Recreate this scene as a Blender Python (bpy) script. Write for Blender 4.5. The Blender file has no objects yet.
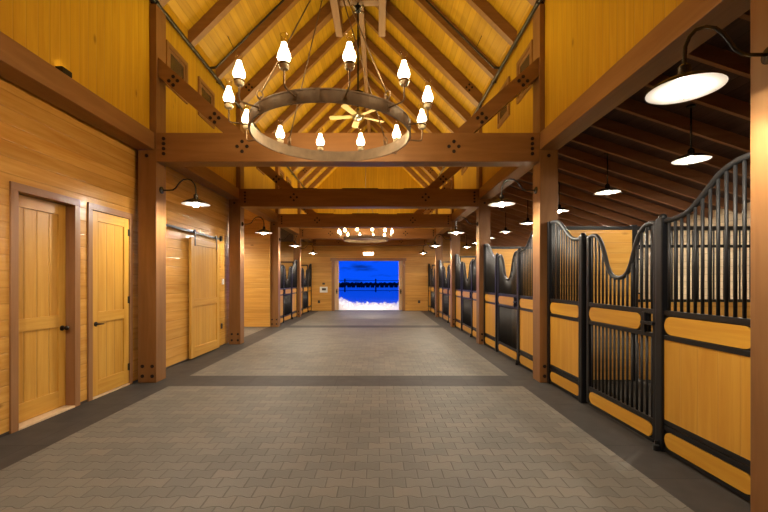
import bpy, bmesh, math, random
from mathutils import Vector, Matrix
random.seed(7)
scene = bpy.context.scene
COL = scene.collection
PI = math.pi

# ------------------------------------------------------------------ layout (metres)
F = 395.0; CAMH = 1.55; VPX = 379.0; VPY = 281.0
XL, XR = -3.396, 2.451            # aisle faces of the timber posts
PW = 0.28                          # post width
XC = (XL + XR) / 2
POSTS = [2.33, 6.02, 9.67, 13.32, 16.97]
ZEND = 20.6
WL = -3.75                         # left room wall face
UWL, UWR = -3.50, 2.53             # upper wall faces
OUTR, OUTL = 6.5, -7.4
Z0 = -2.5                          # hall starts behind the camera
EAVE = 5.86                        # underside of rafters at the wall
DECK = 6.14                        # underside of roof deck at the wall
RIDGE = DECK + (XC - UWL)

# ------------------------------------------------------------------ materials
def new_mat(name):
    m = bpy.data.materials.new(name); m.use_nodes = True
    nt = m.node_tree; b = nt.nodes['Principled BSDF']
    return m, nt, b
def N(nt, t, **kw):
    n = nt.nodes.new(t)
    for k, v in kw.items(): setattr(n, k, v)
    return n
def math_node(nt, op, a=None, b=None, va=None, vb=None):
    n = N(nt, 'ShaderNodeMath', operation=op)
    if a is not None: nt.links.new(a, n.inputs[0])
    if va is not None: n.inputs[0].default_value = va
    if b is not None: nt.links.new(b, n.inputs[1])
    if vb is not None: n.inputs[1].default_value = vb
    return n.outputs[0]
def wood(name, along, across, width, c1, c2, rough=0.5, groove=0.010, var=0.16, grain=14, knots=True, spec=0.35, bumpg=0.6, offset=True, gd=0.5):
    m, nt, b = new_mat(name); L = nt.links.new
    tc = N(nt, 'ShaderNodeTexCoord'); sp = N(nt, 'ShaderNodeSeparateXYZ'); L(tc.outputs['Object'], sp.inputs[0])
    oi = N(nt, 'ShaderNodeObjectInfo')
    idx = {'x': 0, 'y': 1, 'z': 2}
    a = sp.outputs[idx[along]]
    rnd = math_node(nt, 'MULTIPLY', oi.outputs['Random'], vb=37.0)
    if across:
        c = math_node(nt, 'DIVIDE', sp.outputs[idx[across]], vb=width)
        cell = math_node(nt, 'FLOOR', c)
        fr = math_node(nt, 'FRACT', c)
        wn = N(nt, 'ShaderNodeTexWhiteNoise', noise_dimensions='1D')
        L(math_node(nt, 'ADD', cell, rnd if offset else None, vb=None if offset else 0.5), wn.inputs['W'])
        rv = wn.outputs['Value']
    else:
        rv = oi.outputs['Random']
    # grain
    comb = N(nt, 'ShaderNodeCombineXYZ')
    for k in range(3):
        s = sp.outputs[k]
        if k == idx[along]:
            q = math_node(nt, 'MULTIPLY', s, vb=0.9)
            q = math_node(nt, 'ADD', q, math_node(nt, 'MULTIPLY', rv, vb=53.0))
        else:
            q = math_node(nt, 'MULTIPLY', s, vb=float(grain))
            q = math_node(nt, 'ADD', q, math_node(nt, 'MULTIPLY', rv, vb=17.0))
        L(q, comb.inputs[k])
    nz = N(nt, 'ShaderNodeTexNoise'); nz.inputs['Scale'].default_value = 1.0
    nz.inputs['Detail'].default_value = 5; nz.inputs['Roughness'].default_value = 0.6; nz.inputs['Distortion'].default_value = 0.6
    L(comb.outputs[0], nz.inputs['Vector'])
    mix = N(nt, 'ShaderNodeMix', data_type='RGBA')
    mp = N(nt, 'ShaderNodeMapRange'); mp.inputs[1].default_value = 0.3; mp.inputs[2].default_value = 0.7
    L(nz.outputs['Fac'], mp.inputs[0]); L(mp.outputs[0], mix.inputs[0])
    mix.inputs[6].default_value = (*c1, 1); mix.inputs[7].default_value = (*c2, 1)
    hsv = N(nt, 'ShaderNodeHueSaturation')
    mr = N(nt, 'ShaderNodeMapRange'); mr.inputs[3].default_value = 1 - var; mr.inputs[4].default_value = 1 + var
    L(rv, mr.inputs[0]); L(mr.outputs[0], hsv.inputs['Value']); L(mix.outputs[2], hsv.inputs['Color'])
    col = hsv.outputs[0]
    if knots:
        kc = N(nt, 'ShaderNodeCombineXYZ')
        for k in range(3):
            L(math_node(nt, 'MULTIPLY', sp.outputs[k], vb=1.1 if k == idx[along] else 2.6), kc.inputs[k])
        vo = N(nt, 'ShaderNodeTexVoronoi'); vo.inputs['Scale'].default_value = 1.0
        L(kc.outputs[0], vo.inputs['Vector'])
        km = N(nt, 'ShaderNodeMapRange'); km.inputs[1].default_value = 0.03; km.inputs[2].default_value = 0.085
        km.inputs[3].default_value = 0.62; km.inputs[4].default_value = 0.0
        L(vo.outputs['Distance'], km.inputs[0])
        m2 = N(nt, 'ShaderNodeMix', data_type='RGBA'); L(km.outputs[0], m2.inputs[0]); L(col, m2.inputs[6])
        m2.inputs[7].default_value = (c2[0]*0.3, c2[1]*0.22, c2[2]*0.2, 1)
        col = m2.outputs[2]
    h = math_node(nt, 'MULTIPLY', nz.outputs['Fac'], vb=0.12)
    if across:
        d = math_node(nt, 'ABSOLUTE', math_node(nt, 'SUBTRACT', fr, vb=0.5))     # .5 at groove
        gm = N(nt, 'ShaderNodeMapRange'); gm.inputs[1].default_value = 0.5 - groove / width; gm.inputs[2].default_value = 0.5
        L(d, gm.inputs[0])
        m3 = N(nt, 'ShaderNodeMix', data_type='RGBA'); L(math_node(nt, 'MULTIPLY', gm.outputs[0], vb=gd), m3.inputs[0]); L(col, m3.inputs[6])
        m3.inputs[7].default_value = (c2[0]*0.35, c2[1]*0.3, c2[2]*0.3, 1)
        col = m3.outputs[2]
        h = math_node(nt, 'SUBTRACT', h, gm.outputs[0])
    bp = N(nt, 'ShaderNodeBump'); bp.inputs['Strength'].default_value = bumpg; bp.inputs['Distance'].default_value = 0.004
    L(h, bp.inputs['Height']); L(bp.outputs[0], b.inputs['Normal'])
    L(col, b.inputs['Base Color']); b.inputs['Roughness'].default_value = rough
    b.inputs['Specular IOR Level'].default_value = spec
    return m
PINE1, PINE2 = (0.66, 0.365, 0.085), (0.51, 0.24, 0.040)
UP1, UP2 = (0.56, 0.325, 0.018), (0.45, 0.235, 0.010)
DOOR1, DOOR2 = (0.65, 0.37, 0.072), (0.53, 0.26, 0.036)
TIM1, TIM2 = (0.27, 0.132, 0.047), (0.20, 0.09, 0.028)
M = {}
M['boards_y_z'] = wood('horizontal_pine_boards_side', 'y', 'z', 0.165, PINE1, PINE2, rough=0.27, var=0.08, gd=0.3, offset=False)
M['boards_x_z'] = wood('horizontal_pine_boards_end', 'x', 'z', 0.165, PINE1, PINE2, rough=0.4, var=0.08, gd=0.3, offset=False)
M['upper_z_y'] = wood('vertical_pine_boards_side', 'z', 'y', 0.14, UP1, UP2, rough=0.5, var=0.055, gd=0.28, offset=False)
M['upper_z_x'] = wood('vertical_pine_boards_end', 'z', 'x', 0.14, UP1, UP2, rough=0.5, var=0.055, gd=0.28, offset=False)
M['deck'] = wood('roof_deck_boards', 'y', 'x', 0.10, UP1, UP2, rough=0.5, var=0.10, gd=0.3, offset=False)
for ax in 'xyz':
    M['timber_' + ax] = wood('stained_timber_' + ax, ax, None, 1, TIM1, TIM2, rough=0.42, grain=9, var=0.08, knots=True)
M['casing_z'] = wood('door_casing_z', 'z', None, 1, (0.34, 0.175, 0.078), (0.26, 0.125, 0.05), rough=0.35, grain=16, var=0.05, knots=False)
M['casing_y'] = wood('door_casing_y', 'y', None, 1, (0.34, 0.175, 0.078), (0.26, 0.125, 0.05), rough=0.35, grain=16, var=0.05, knots=False)
M['casing_x'] = wood('door_casing_x', 'x', None, 1, (0.34, 0.175, 0.078), (0.26, 0.125, 0.05), rough=0.35, grain=16, var=0.05, knots=False)
M['door_z'] = wood('door_pine_vertical', 'z', None, 1, DOOR1, DOOR2, rough=0.38, grain=16, var=0.04, knots=False)
M['door_y'] = wood('door_pine_horizontal', 'y', None, 1, DOOR1, DOOR2, rough=0.38, grain=16, var=0.04, knots=False)
M['door_grooved'] = wood('door_pine_grooved', 'z', 'y', 0.165, DOOR1, DOOR2, rough=0.38, grain=16, var=0.04, knots=False, bumpg=1.0, offset=False, groove=0.010, gd=0.35)
M['stall_wood'] = wood('stall_infill_boards', 'z', 'y', 0.19, (0.66, 0.36, 0.050), (0.54, 0.255, 0.026), rough=0.4, var=0.03, groove=0.004, knots=True, gd=0.15)
M['plaque_wood'] = wood('stall_plaque_wood', 'y', None, 1, (0.67, 0.37, 0.045), (0.55, 0.26, 0.024), rough=0.38, grain=16, var=0.08, knots=True)
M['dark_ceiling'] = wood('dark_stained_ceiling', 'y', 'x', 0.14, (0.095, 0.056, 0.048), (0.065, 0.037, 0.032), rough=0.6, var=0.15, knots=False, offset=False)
M['dark_joist'] = wood('dark_stained_joist', 'x', None, 1, (0.34, 0.17, 0.085), (0.24, 0.11, 0.055), rough=0.55, grain=10, var=0.1, knots=False)
M['pale_boards'] = wood('pale_outer_boards', 'y', 'z', 0.14, (0.70, 0.58, 0.40), (0.60, 0.47, 0.30), rough=0.5, var=0.06, knots=False, offset=False)

def simple(name, col, rough=0.5, metal=0.0, spec=0.5, noise=0.0, nscale=20, bump=0.0):
    m, nt, b = new_mat(name); L = nt.links.new
    b.inputs['Roughness'].default_value = rough; b.inputs['Metallic'].default_value = metal
    b.inputs['Specular IOR Level'].default_value = spec
    tc = N(nt, 'ShaderNodeTexCoord'); nz = N(nt, 'ShaderNodeTexNoise'); nz.inputs['Scale'].default_value = nscale; nz.inputs['Detail'].default_value = 4
    L(tc.outputs['Object'], nz.inputs['Vector'])
    mx = N(nt, 'ShaderNodeMix', data_type='RGBA'); L(nz.outputs['Fac'], mx.inputs[0])
    mx.inputs[6].default_value = (*[c * (1 - noise) for c in col], 1); mx.inputs[7].default_value = (*[min(1, c * (1 + noise)) for c in col], 1)
    L(mx.outputs[2], b.inputs['Base Color'])
    if bump:
        bp = N(nt, 'ShaderNodeBump'); bp.inputs['Strength'].default_value = bump; bp.inputs['Distance'].default_value = 0.01
        L(nz.outputs['Fac'], bp.inputs['Height']); L(bp.outputs[0], b.inputs['Normal'])
    return m
M['black_steel'] = simple('black_painted_steel', (0.007, 0.0072, 0.0085), 0.35, 0.0, 0.35, 0.15)
M['bar_steel'] = simple('black_bar_steel', (0.016, 0.016, 0.017), 0.5, 0.0, 0.45, 0.1)
M['bolt'] = simple('black_bolt_iron', (0.02, 0.012, 0.012), 0.6, 0.2, 0.3, 0.1)
M['iron'] = simple('aged_iron_ring', (0.23, 0.175, 0.13), 0.45, 0.35, 0.5, 0.45, 9)
M['rod_iron'] = simple('brown_iron_rod', (0.24, 0.17, 0.11), 0.4, 0.7, 0.5, 0.2, 9)
M['pipe'] = simple('dark_galvanised_pipe', (0.055, 0.05, 0.042), 0.3, 0.75, 0.5, 0.3, 5)
M['shade_black'] = simple('shade_black_enamel', (0.012, 0.012, 0.013), 0.25, 0.0, 0.6, 0.1)
M['white_enamel'] = simple('white_enamel', (0.86, 0.85, 0.82), 0.35, 0, 0.5, 0.02)
M['door_hardware'] = simple('dark_bronze_hardware', (0.03, 0.022, 0.018), 0.3, 0.7, 0.5, 0.1)
M['vent_dark'] = simple('dark_vent_glass', (0.06, 0.04, 0.02), 0.12, 0, 0.6, 0.1)
M['silver'] = simple('silver_bracket', (0.62, 0.62, 0.6), 0.25, 0.9, 0.5, 0.1)
M['white_plastic'] = simple('white_plastic', (0.78, 0.77, 0.74), 0.4, 0, 0.5, 0.02)
M['dark_plastic'] = simple('brown_cover_plate', (0.045, 0.03, 0.022), 0.4, 0, 0.5, 0.1)
M['pale_door'] = wood('pale_door_wood', 'z', None, 1, (0.72, 0.55, 0.36), (0.62, 0.44, 0.26), rough=0.4, grain=14, var=0.05, knots=False)
M['fan_blade'] = simple('pale_fan_blade', (0.62, 0.48, 0.26), 0.35, 0, 0.5, 0.15, 6)
M['red'] = simple('red_sprinkler_bulb', (0.7, 0.05, 0.02), 0.3, 0, 0.5, 0.05)
M['snow'] = simple('rough_snow', (0.86, 0.87, 0.90), 0.7, 0, 0.3, 0.05, 3, 1.0)
M['stall_floor'] = simple('dark_stall_matting', (0.05, 0.045, 0.04), 0.8, 0, 0.2, 0.3, 8, 0.4)
M['twig'] = simple('dark_twiggy_bush', (0.018, 0.02, 0.022), 0.9, 0, 0.1, 0.4, 5)
M['fence_dark'] = simple('dark_fence_rail', (0.02, 0.018, 0.018), 0.7, 0, 0.2, 0.2, 5)
M['snow_field'] = simple('snow_field', (0.80, 0.84, 0.90), 0.8, 0, 0.2, 0.05, 0.3, 0.2)
M['back'] = M['boards_x_z']

def emissive(name, col, s):
    m, nt, b = new_mat(name)
    b.inputs['Base Color'].default_value = (*col, 1); b.inputs['Emission Color'].default_value = (*col, 1)
    b.inputs['Emission Strength'].default_value = s
    return m
M['bulb'] = emissive('lamp_bulb', (1.0, 0.92, 0.78), 1250)
M['flame'] = emissive('chandelier_bulb', (1.0, 0.80, 0.50), 16)
M['lit_box'] = emissive('lit_diffuser', (1.0, 0.93, 0.78), 22)
M['uplight_lens'] = emissive('uplight_lens', (1.0, 0.8, 0.45), 6)
def glass():
    m = bpy.data.materials.new('chimney_glass'); m.use_nodes = True; nt = m.node_tree; nt.nodes.clear()
    o = N(nt, 'ShaderNodeOutputMaterial'); t = N(nt, 'ShaderNodeBsdfTransparent'); g = N(nt, 'ShaderNodeBsdfGlossy')
    g.inputs['Roughness'].default_value = 0.05; t.inputs[0].default_value = (0.97, 0.95, 0.9, 1)
    lw = N(nt, 'ShaderNodeLayerWeight'); lw.inputs[0].default_value = 0.35
    mx = N(nt, 'ShaderNodeMixShader'); nt.links.new(lw.outputs['Facing'], mx.inputs[0])
    nt.links.new(t.outputs[0], mx.inputs[1]); nt.links.new(g.outputs[0], mx.inputs[2]); nt.links.new(mx.outputs[0], o.inputs[0])
    return m
M['glass'] = glass()
M['frost'] = simple('frosted_glass_collar', (0.75, 0.68, 0.52), 0.2, 0, 0.6, 0.05)

def paver_mat():
    m, nt, b = new_mat('interlocking_pavers'); L = nt.links.new
    w, h = 0.204, 0.135
    tc = N(nt, 'ShaderNodeTexCoord'); sp = N(nt, 'ShaderNodeSeparateXYZ'); L(tc.outputs['Object'], sp.inputs[0])
    x, y = sp.outputs[0], sp.outputs[1]
    u = math_node(nt, 'DIVIDE', x, vb=w)
    v = math_node(nt, 'DIVIDE', y, vb=h)
    # clipped wave along the course gives the pinched dog-bone outline
    c = math_node(nt, 'COSINE', math_node(nt, 'MULTIPLY', u, vb=2 * PI))
    c = math_node(nt, 'MULTIPLY', c, vb=1.45)
    c = math_node(nt, 'MAXIMUM', math_node(nt, 'MINIMUM', c, vb=1.0), vb=-1.0)
    cv = math_node(nt, 'COSINE', math_node(nt, 'MULTIPLY', v, vb=PI))
    disp = math_node(nt, 'MULTIPLY', math_node(nt, 'MULTIPLY', c, cv), vb=0.085)
    v2 = math_node(nt, 'ADD', v, disp)
    row = math_node(nt, 'FLOOR', v2)
    half = math_node(nt, 'MULTIPLY', math_node(nt, 'FLOORED_MODULO', row, vb=2.0), vb=0.5)
    u2 = math_node(nt, 'ADD', u, half)
    colm = math_node(nt, 'FLOOR', u2)
    fu = math_node(nt, 'ABSOLUTE', math_node(nt, 'SUBTRACT', math_node(nt, 'FRACT', u2), vb=0.5))
    fv = math_node(nt, 'ABSOLUTE', math_node(nt, 'SUBTRACT', math_node(nt, 'FRACT', v2), vb=0.5))
    def edge(f, size):
        g = N(nt, 'ShaderNodeMapRange'); g.interpolation_type = 'SMOOTHSTEP'
        g.inputs[1].default_value = 0.5 - 0.0075 / size; g.inputs[2].default_value = 0.5 - 0.0015 / size
        L(f, g.inputs[0]); return g.outputs[0]
    gap = math_node(nt, 'MAXIMUM', edge(fu, w), edge(fv, h))
    cid = N(nt, 'ShaderNodeCombineXYZ'); L(colm, cid.inputs[0]); L(row, cid.inputs[1])
    wn = N(nt, 'ShaderNodeTexWhiteNoise', noise_dimensions='3D'); L(cid.outputs[0], wn.inputs['Vector'])
    ramp = N(nt, 'ShaderNodeValToRGB'); L(wn.outputs['Value'], ramp.inputs[0])
    e = ramp.color_ramp.elements; e[0].color = (0.130, 0.121, 0.100, 1); e[1].color = (0.178, 0.160, 0.127, 1)
    k = e.new(0.5); k.color = (0.155, 0.145, 0.119, 1)
    nz = N(nt, 'ShaderNodeTexNoise'); nz.inputs['Scale'].default_value = 1.3; nz.inputs['Detail'].default_value = 6; L(tc.outputs['Object'], nz.inputs['Vector'])
    n2 = N(nt, 'ShaderNodeTexNoise'); n2.inputs['Scale'].default_value = 160; n2.inputs['Detail'].default_value = 3; L(tc.outputs['Object'], n2.inputs['Vector'])
    hs = N(nt, 'ShaderNodeHueSaturation'); L(ramp.outputs[0], hs.inputs['Color'])
    va = math_node(nt, 'ADD', math_node(nt, 'MULTIPLY', nz.outputs['Fac'], vb=0.5), math_node(nt, 'MULTIPLY', n2.outputs['Fac'], vb=0.35))
    L(math_node(nt, 'ADD', va, vb=0.58), hs.inputs['Value'])
    mx = N(nt, 'ShaderNodeMix', data_type='RGBA'); L(math_node(nt, 'MULTIPLY', gap, vb=0.55), mx.inputs[0]); L(hs.outputs[0], mx.inputs[6])
    mx.inputs[7].default_value = (0.055, 0.045, 0.036, 1)
    L(mx.outputs[2], b.inputs['Base Color'])
    hh = math_node(nt, 'SUBTRACT', math_node(nt, 'MULTIPLY', n2.outputs['Fac'], vb=0.25), gap)
    bp = N(nt, 'ShaderNodeBump'); bp.inputs['Strength'].default_value = 0.7; bp.inputs['Distance'].default_value = 0.005
    L(hh, bp.inputs['Height']); L(bp.outputs[0], b.inputs['Normal'])
    b.inputs['Roughness'].default_value = 0.55; b.inputs['Specular IOR Level'].default_value = 0.35
    return m
M['pavers'] = paver_mat()
def slab_mat():
    m, nt, b = new_mat('dark_slab_border'); L = nt.links.new
    tc = N(nt, 'ShaderNodeTexCoord')
    br = N(nt, 'ShaderNodeTexBrick'); L(tc.outputs['Object'], br.inputs['Vector'])
    br.inputs['Scale'].default_value = 1; br.inputs['Brick Width'].default_value = 0.66; br.inputs['Row Height'].default_value = 0.62
    br.inputs['Mortar Size'].default_value = 0.004; br.offset = 0.0
    br.inputs['Color1'].default_value = (0.034, 0.031, 0.028, 1); br.inputs['Color2'].default_value = (0.045, 0.040, 0.035, 1); br.inputs['Mortar'].default_value = (0.018, 0.016, 0.014, 1)
    nz = N(nt, 'ShaderNodeTexNoise'); nz.inputs['Scale'].default_value = 5; nz.inputs['Detail'].default_value = 8; L(tc.outputs['Object'], nz.inputs['Vector'])
    hs = N(nt, 'ShaderNodeHueSaturation'); L(br.outputs['Color'], hs.inputs['Color']); L(math_node(nt, 'ADD', nz.outputs['Fac'], vb=0.5), hs.inputs['Value'])
    L(hs.outputs[0], b.inputs['Base Color'])
    bp = N(nt, 'ShaderNodeBump'); bp.inputs['Strength'].default_value = 0.5; bp.inputs['Distance'].default_value = 0.004
    L(math_node(nt, 'SUBTRACT', nz.outputs['Fac'], br.outputs['Fac']), bp.inputs['Height']); L(bp.outputs[0], b.inputs['Normal'])
    b.inputs['Roughness'].default_value = 0.6; b.inputs['Specular IOR Level'].default_value = 0.3
    return m
M['slab'] = slab_mat()

# ------------------------------------------------------------------ mesh builder
class MB:
    def __init__(s): s.v = []; s.f = []; s.m = []; s.smooth = []
    def add(s, vs, fs, mi=0, smooth=False):
        o = len(s.v); s.v += [tuple(v) for v in vs]
        for f in fs: s.f.append([o + i for i in f]); s.m.append(mi); s.smooth.append(smooth)
        return s
    def box(s, x0, x1, y0, y1, z0, z1, mi=0, ch=0.0):
        if x0 > x1: x0, x1 = x1, x0
        if y0 > y1: y0, y1 = y1, y0
        if z0 > z1: z0, z1 = z1, z0
        if ch <= 0:
            v = [(x, y, z) for z in (z0, z1) for y in (y0, y1) for x in (x0, x1)]
            return s.add(v, [(0, 2, 3, 1), (4, 5, 7, 6), (0, 1, 5, 4), (2, 6, 7, 3), (0, 4, 6, 2), (1, 3, 7, 5)], mi)
        bm = bmesh.new(); bmesh.ops.create_cube(bm, size=1)
        bmesh.ops.scale(bm, vec=(x1 - x0, y1 - y0, z1 - z0), verts=bm.verts)
        bmesh.ops.translate(bm, vec=((x0 + x1) / 2, (y0 + y1) / 2, (z0 + z1) / 2), verts=bm.verts)
        bmesh.ops.bevel(bm, geom=bm.edges[:], offset=ch, segments=2, profile=0.6, affect='EDGES')
        bm.verts.index_update()
        s.add([v.co for v in bm.verts], [[v.index for v in f.verts] for f in bm.faces], mi); bm.free(); return s
    def prism(s, poly, axis, a0, a1, mi=0):
        """poly: 2D points; axis the extrusion axis ('x': poly=(y,z), 'y': poly=(x,z), 'z': poly=(x,y))"""
        def P(p, a): return {'x': (a, p[0], p[1]), 'y': (p[0], a, p[1]), 'z': (p[0], p[1], a)}[axis]
        n = len(poly); vs = [P(p, a0) for p in poly] + [P(p, a1) for p in poly]
        fs = [tuple(range(n - 1, -1, -1)), tuple(range(n, 2 * n))] + [(i, (i + 1) % n, n + (i + 1) % n, n + i) for i in range(n)]
        return s.add(vs, fs, mi)
    def tube(s, pts, r, n=8, mi=0, closed=False, smooth=True):
        pts = [Vector(p) for p in pts]; k = len(pts); rings = []
        up = Vector((0, 0, 1)); prev = None
        for i, p in enumerate(pts):
            if closed: t = pts[(i + 1) % k] - pts[i - 1]
            else: t = pts[min(i + 1, k - 1)] - pts[max(i - 1, 0)]
            t.normalize()
            if prev is None:
                a = up if abs(t.z) < 0.9 else Vector((1, 0, 0))
                nn = t.cross(a).normalized()
            else:
                nn = (prev - t * prev.dot(t)).normalized()
            prev = nn; bb = t.cross(nn)
            rr = r[i] if isinstance(r, (list, tuple)) else r
            rings.append([p + (nn * math.cos(2 * PI * j / n) + bb * math.sin(2 * PI * j / n)) * rr for j in range(n)])
        vs = [v for ring in rings for v in ring]; fs = []
        for i in range(k if closed else k - 1):
            a, b2 = i * n, ((i + 1) % k) * n
            for j in range(n): fs.append((a + j, a + (j + 1) % n, b2 + (j + 1) % n, b2 + j))
        s.add(vs, fs, mi, smooth)
        if not closed:
            o = len(s.v) - len(vs)
            s.f.append([o + j for j in range(n - 1, -1, -1)]); s.m.append(mi); s.smooth.append(False)
            s.f.append([o + (k - 1) * n + j for j in range(n)]); s.m.append(mi); s.smooth.append(False)
        return s
    def lathe(s, prof, c=(0, 0, 0), n=24, mi=0, closed=False, axis='z', smooth=True):
        vs = []; k = len(prof)
        for (r, z) in prof:
            for j in range(n):
                a = 2 * PI * j / n; q = (r * math.cos(a), r * math.sin(a), z)
                if axis == 'y': q = (q[0], z, q[1])
                if axis == 'x': q = (z, q[0], q[1])
                vs.append((c[0] + q[0], c[1] + q[1], c[2] + q[2]))
        fs = []
        for i in range(k if closed else k - 1):
            a, b2 = i * n, ((i + 1) % k) * n
            for j in range(n): fs.append((a + j, a + (j + 1) % n, b2 + (j + 1) % n, b2 + j))
        if not closed:
            if prof[0][0] > 1e-4: fs.append(tuple(range(n - 1, -1, -1)))
            if prof[-1][0] > 1e-4: fs.append(tuple((k - 1) * n + j for j in range(n)))
        return s.add(vs, fs, mi, smooth)
    def ball(s, c, r, n=12, m=8, mi=0, sz=1.0):
        prof = [(max(1e-5, r * math.sin(PI * i / m)), -r * sz * math.cos(PI * i / m)) for i in range(m + 1)]
        return s.lathe(prof, c, n, mi)
    def build(s, name, mats, parent=None, origin=None):
        me = bpy.data.meshes.new(name)
        o = Vector(origin) if origin is not None else Vector((0, 0, 0))
        me.from_pydata([Vector(v) - o for v in s.v], [], s.f)
        if not isinstance(mats, (list, tuple)): mats = [mats]
        for m in mats: me.materials.append(m)
        me.polygons.foreach_set('material_index', s.m); me.polygons.foreach_set('use_smooth', s.smooth)
        bm = bmesh.new(); bm.from_mesh(me); bmesh.ops.remove_doubles(bm, verts=bm.verts, dist=1e-6)
        bmesh.ops.recalc_face_normals(bm, faces=bm.faces)
        for e_ in bm.edges:
            if len(e_.link_faces) == 2 and e_.calc_face_angle(0) > 0.7: e_.smooth = False
        bm.to_mesh(me); bm.free()
        me.update()
        ob = bpy.data.objects.new(name, me); COL.objects.link(ob); ob.location = o
        if parent: ob.parent = parent
        return ob
def tag(o, label, cat, group=None):
    o['label'] = label; o['category'] = cat
    if group: o['group'] = group
    return o
def thing(name, label, cat, loc=(0, 0, 0), rz=0, group=None):
    o = bpy.data.objects.new(name, None); COL.objects.link(o); o.location = loc; o.rotation_euler = (0, 0, rz)
    o.empty_display_size = 0.2
    return tag(o, label, cat, group)
def struct(o): o['kind'] = 'structure'; return o
def copy_tree(o, parent=None):
    c = o.copy(); COL.objects.link(c)
    if parent: c.parent = parent
    for ch in list(o.children): copy_tree(ch, c)
    return c
def dup(src, loc, rz=None, label=None, group=None, scale=None):
    c = copy_tree(src); c.location = loc
    if rz is not None: c.rotation_euler = (0, 0, rz)
    if label: c['label'] = label
    if group: c['group'] = group
    if scale: c.scale = scale
    return c
ORD = ['first', 'second', 'third', 'fourth', 'fifth', 'sixth', 'seventh', 'eighth', 'ninth', 'tenth', 'eleventh', 'twelfth',
       'thirteenth', 'fourteenth', 'fifteenth', 'sixteenth', 'seventeenth', 'eighteenth', 'nineteenth', 'twentieth', 'twenty-first', 'twenty-second', 'twenty-third', 'twenty-fourth', 'twenty-fifth']

# ------------------------------------------------------------------ floor
fl = MB()
def q(x0, x1, y0, y1, mi): fl.add([(x0, y0, 0), (x1, y0, 0), (x1, y1, 0), (x0, y1, 0)], [(0, 1, 2, 3)], mi)
PX0, PX1 = -3.10, 2.12
cuts = [(5.83, 6.46), (13.13, 13.76), (20.30, 21.0)]
y = Z0
for a, b_ in cuts:
    q(PX0, PX1, y, a, 0); q(PX0, PX1, a, b_, 1); y = b_
q(-3.9, PX0, Z0, 9.81, 1); q(-3.72, PX0, 9.81, 13.46, 1); q(-3.72, PX0, 13.46, 21.0, 1)
q(OUTL, -3.72, 9.81, 13.46, 0)
q(OUTL, -3.72, 13.46, 21.0, 2)
q(PX1, 2.66, Z0, 21.0, 1); q(2.66, OUTR, Z0, 21.0, 2)
struct(fl.build('floor', [M['pavers'], M['slab'], M['stall_floor']]))

# ------------------------------------------------------------------ walls
# left room wall (bays one and two), with one recessed door opening and one flush door opening
w = MB(); X0, X1 = WL - 0.14, WL
D1 = (4.09, 4.85); D2 = (5.15, 5.91); DT = 2.48
e = 0.03
w.box(X0, X1, Z0, D1[0] - e, 0.02, 3.60); w.box(X0, X1, D1[0] - e, D1[1] + e, DT + e, 3.60); w.box(X0, X1, D1[1] + e, D2[0] - e, 0.02, 3.60)
w.box(X0, X1, D2[0] - e, D2[1] + e, DT + e, 3.60); w.box(X0, X1, D2[1] + e, 9.90, 0.02, 3.60)
w.box(X0 - 0.05, X0, D1[0] - 0.1, D2[1] + 0.1, 0.0, 2.6)
struct(w.build('wall_left', M['boards_y_z']))
w = MB(); w.box(WL - 0.2, WL + 0.004, Z0, D1[0] - 0.09, 0.0, 0.03); w.box(WL - 0.2, WL + 0.004, D1[1] + 0.09, D2[0] - 0.08, 0.0, 0.03)  # dark strip stands in for the shaded gap under the wall
w.box(WL - 0.2, WL + 0.004, 6.30, 9.67, 0.0, 0.03)
struct(w.build('gap_shade_left', M['dark_plastic']))
# cross-aisle walls
w = MB(); w.box(OUTL, WL - 0.14, 9.76, 9.90, 0, 3.60); struct(w.build('wall_side_aisle_near', M['boards_x_z']))
w = MB(); w.box(OUTL, -3.66, 13.22, 13.34, 0.02, 3.60); struct(w.build('wall_side_aisle_far', M['boards_x_z']))
w = MB(); w.box(OUTL - 0.1, OUTL, 9.76, 20.9, 0, 3.9); struct(w.build('wall_outer_left', M['pale_boards']))
w = MB(); w.box(OUTL, -3.69, 9.76, 13.40, 3.60, 3.70); struct(w.build('ceiling_side_aisle', M['boards_y_z']))
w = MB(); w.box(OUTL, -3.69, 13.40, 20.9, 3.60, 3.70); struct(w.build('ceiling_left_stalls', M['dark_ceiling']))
# right outer wall
w = MB(); w.box(OUTR, OUTR + 0.1, Z0, 20.9, 0, 3.05); struct(w.build('wall_outer_right', M['pale_boards']))
w = MB(); w.box(2.62, 2.72, Z0, 2.33, 0, 3.6); struct(w.build('wall_right', M['boards_y_z']))
# upper walls
w = MB(); w.box(UWL - 0.1, UWL, Z0, 20.7, 3.70, 6.4); struct(w.build('wall_upper_left', M['upper_z_y']))
w = MB(); w.box(UWR, UWR + 0.1, Z0, 20.7, 3.70, 6.4); struct(w.build('wall_upper_right', M['upper_z_y']))
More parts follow.
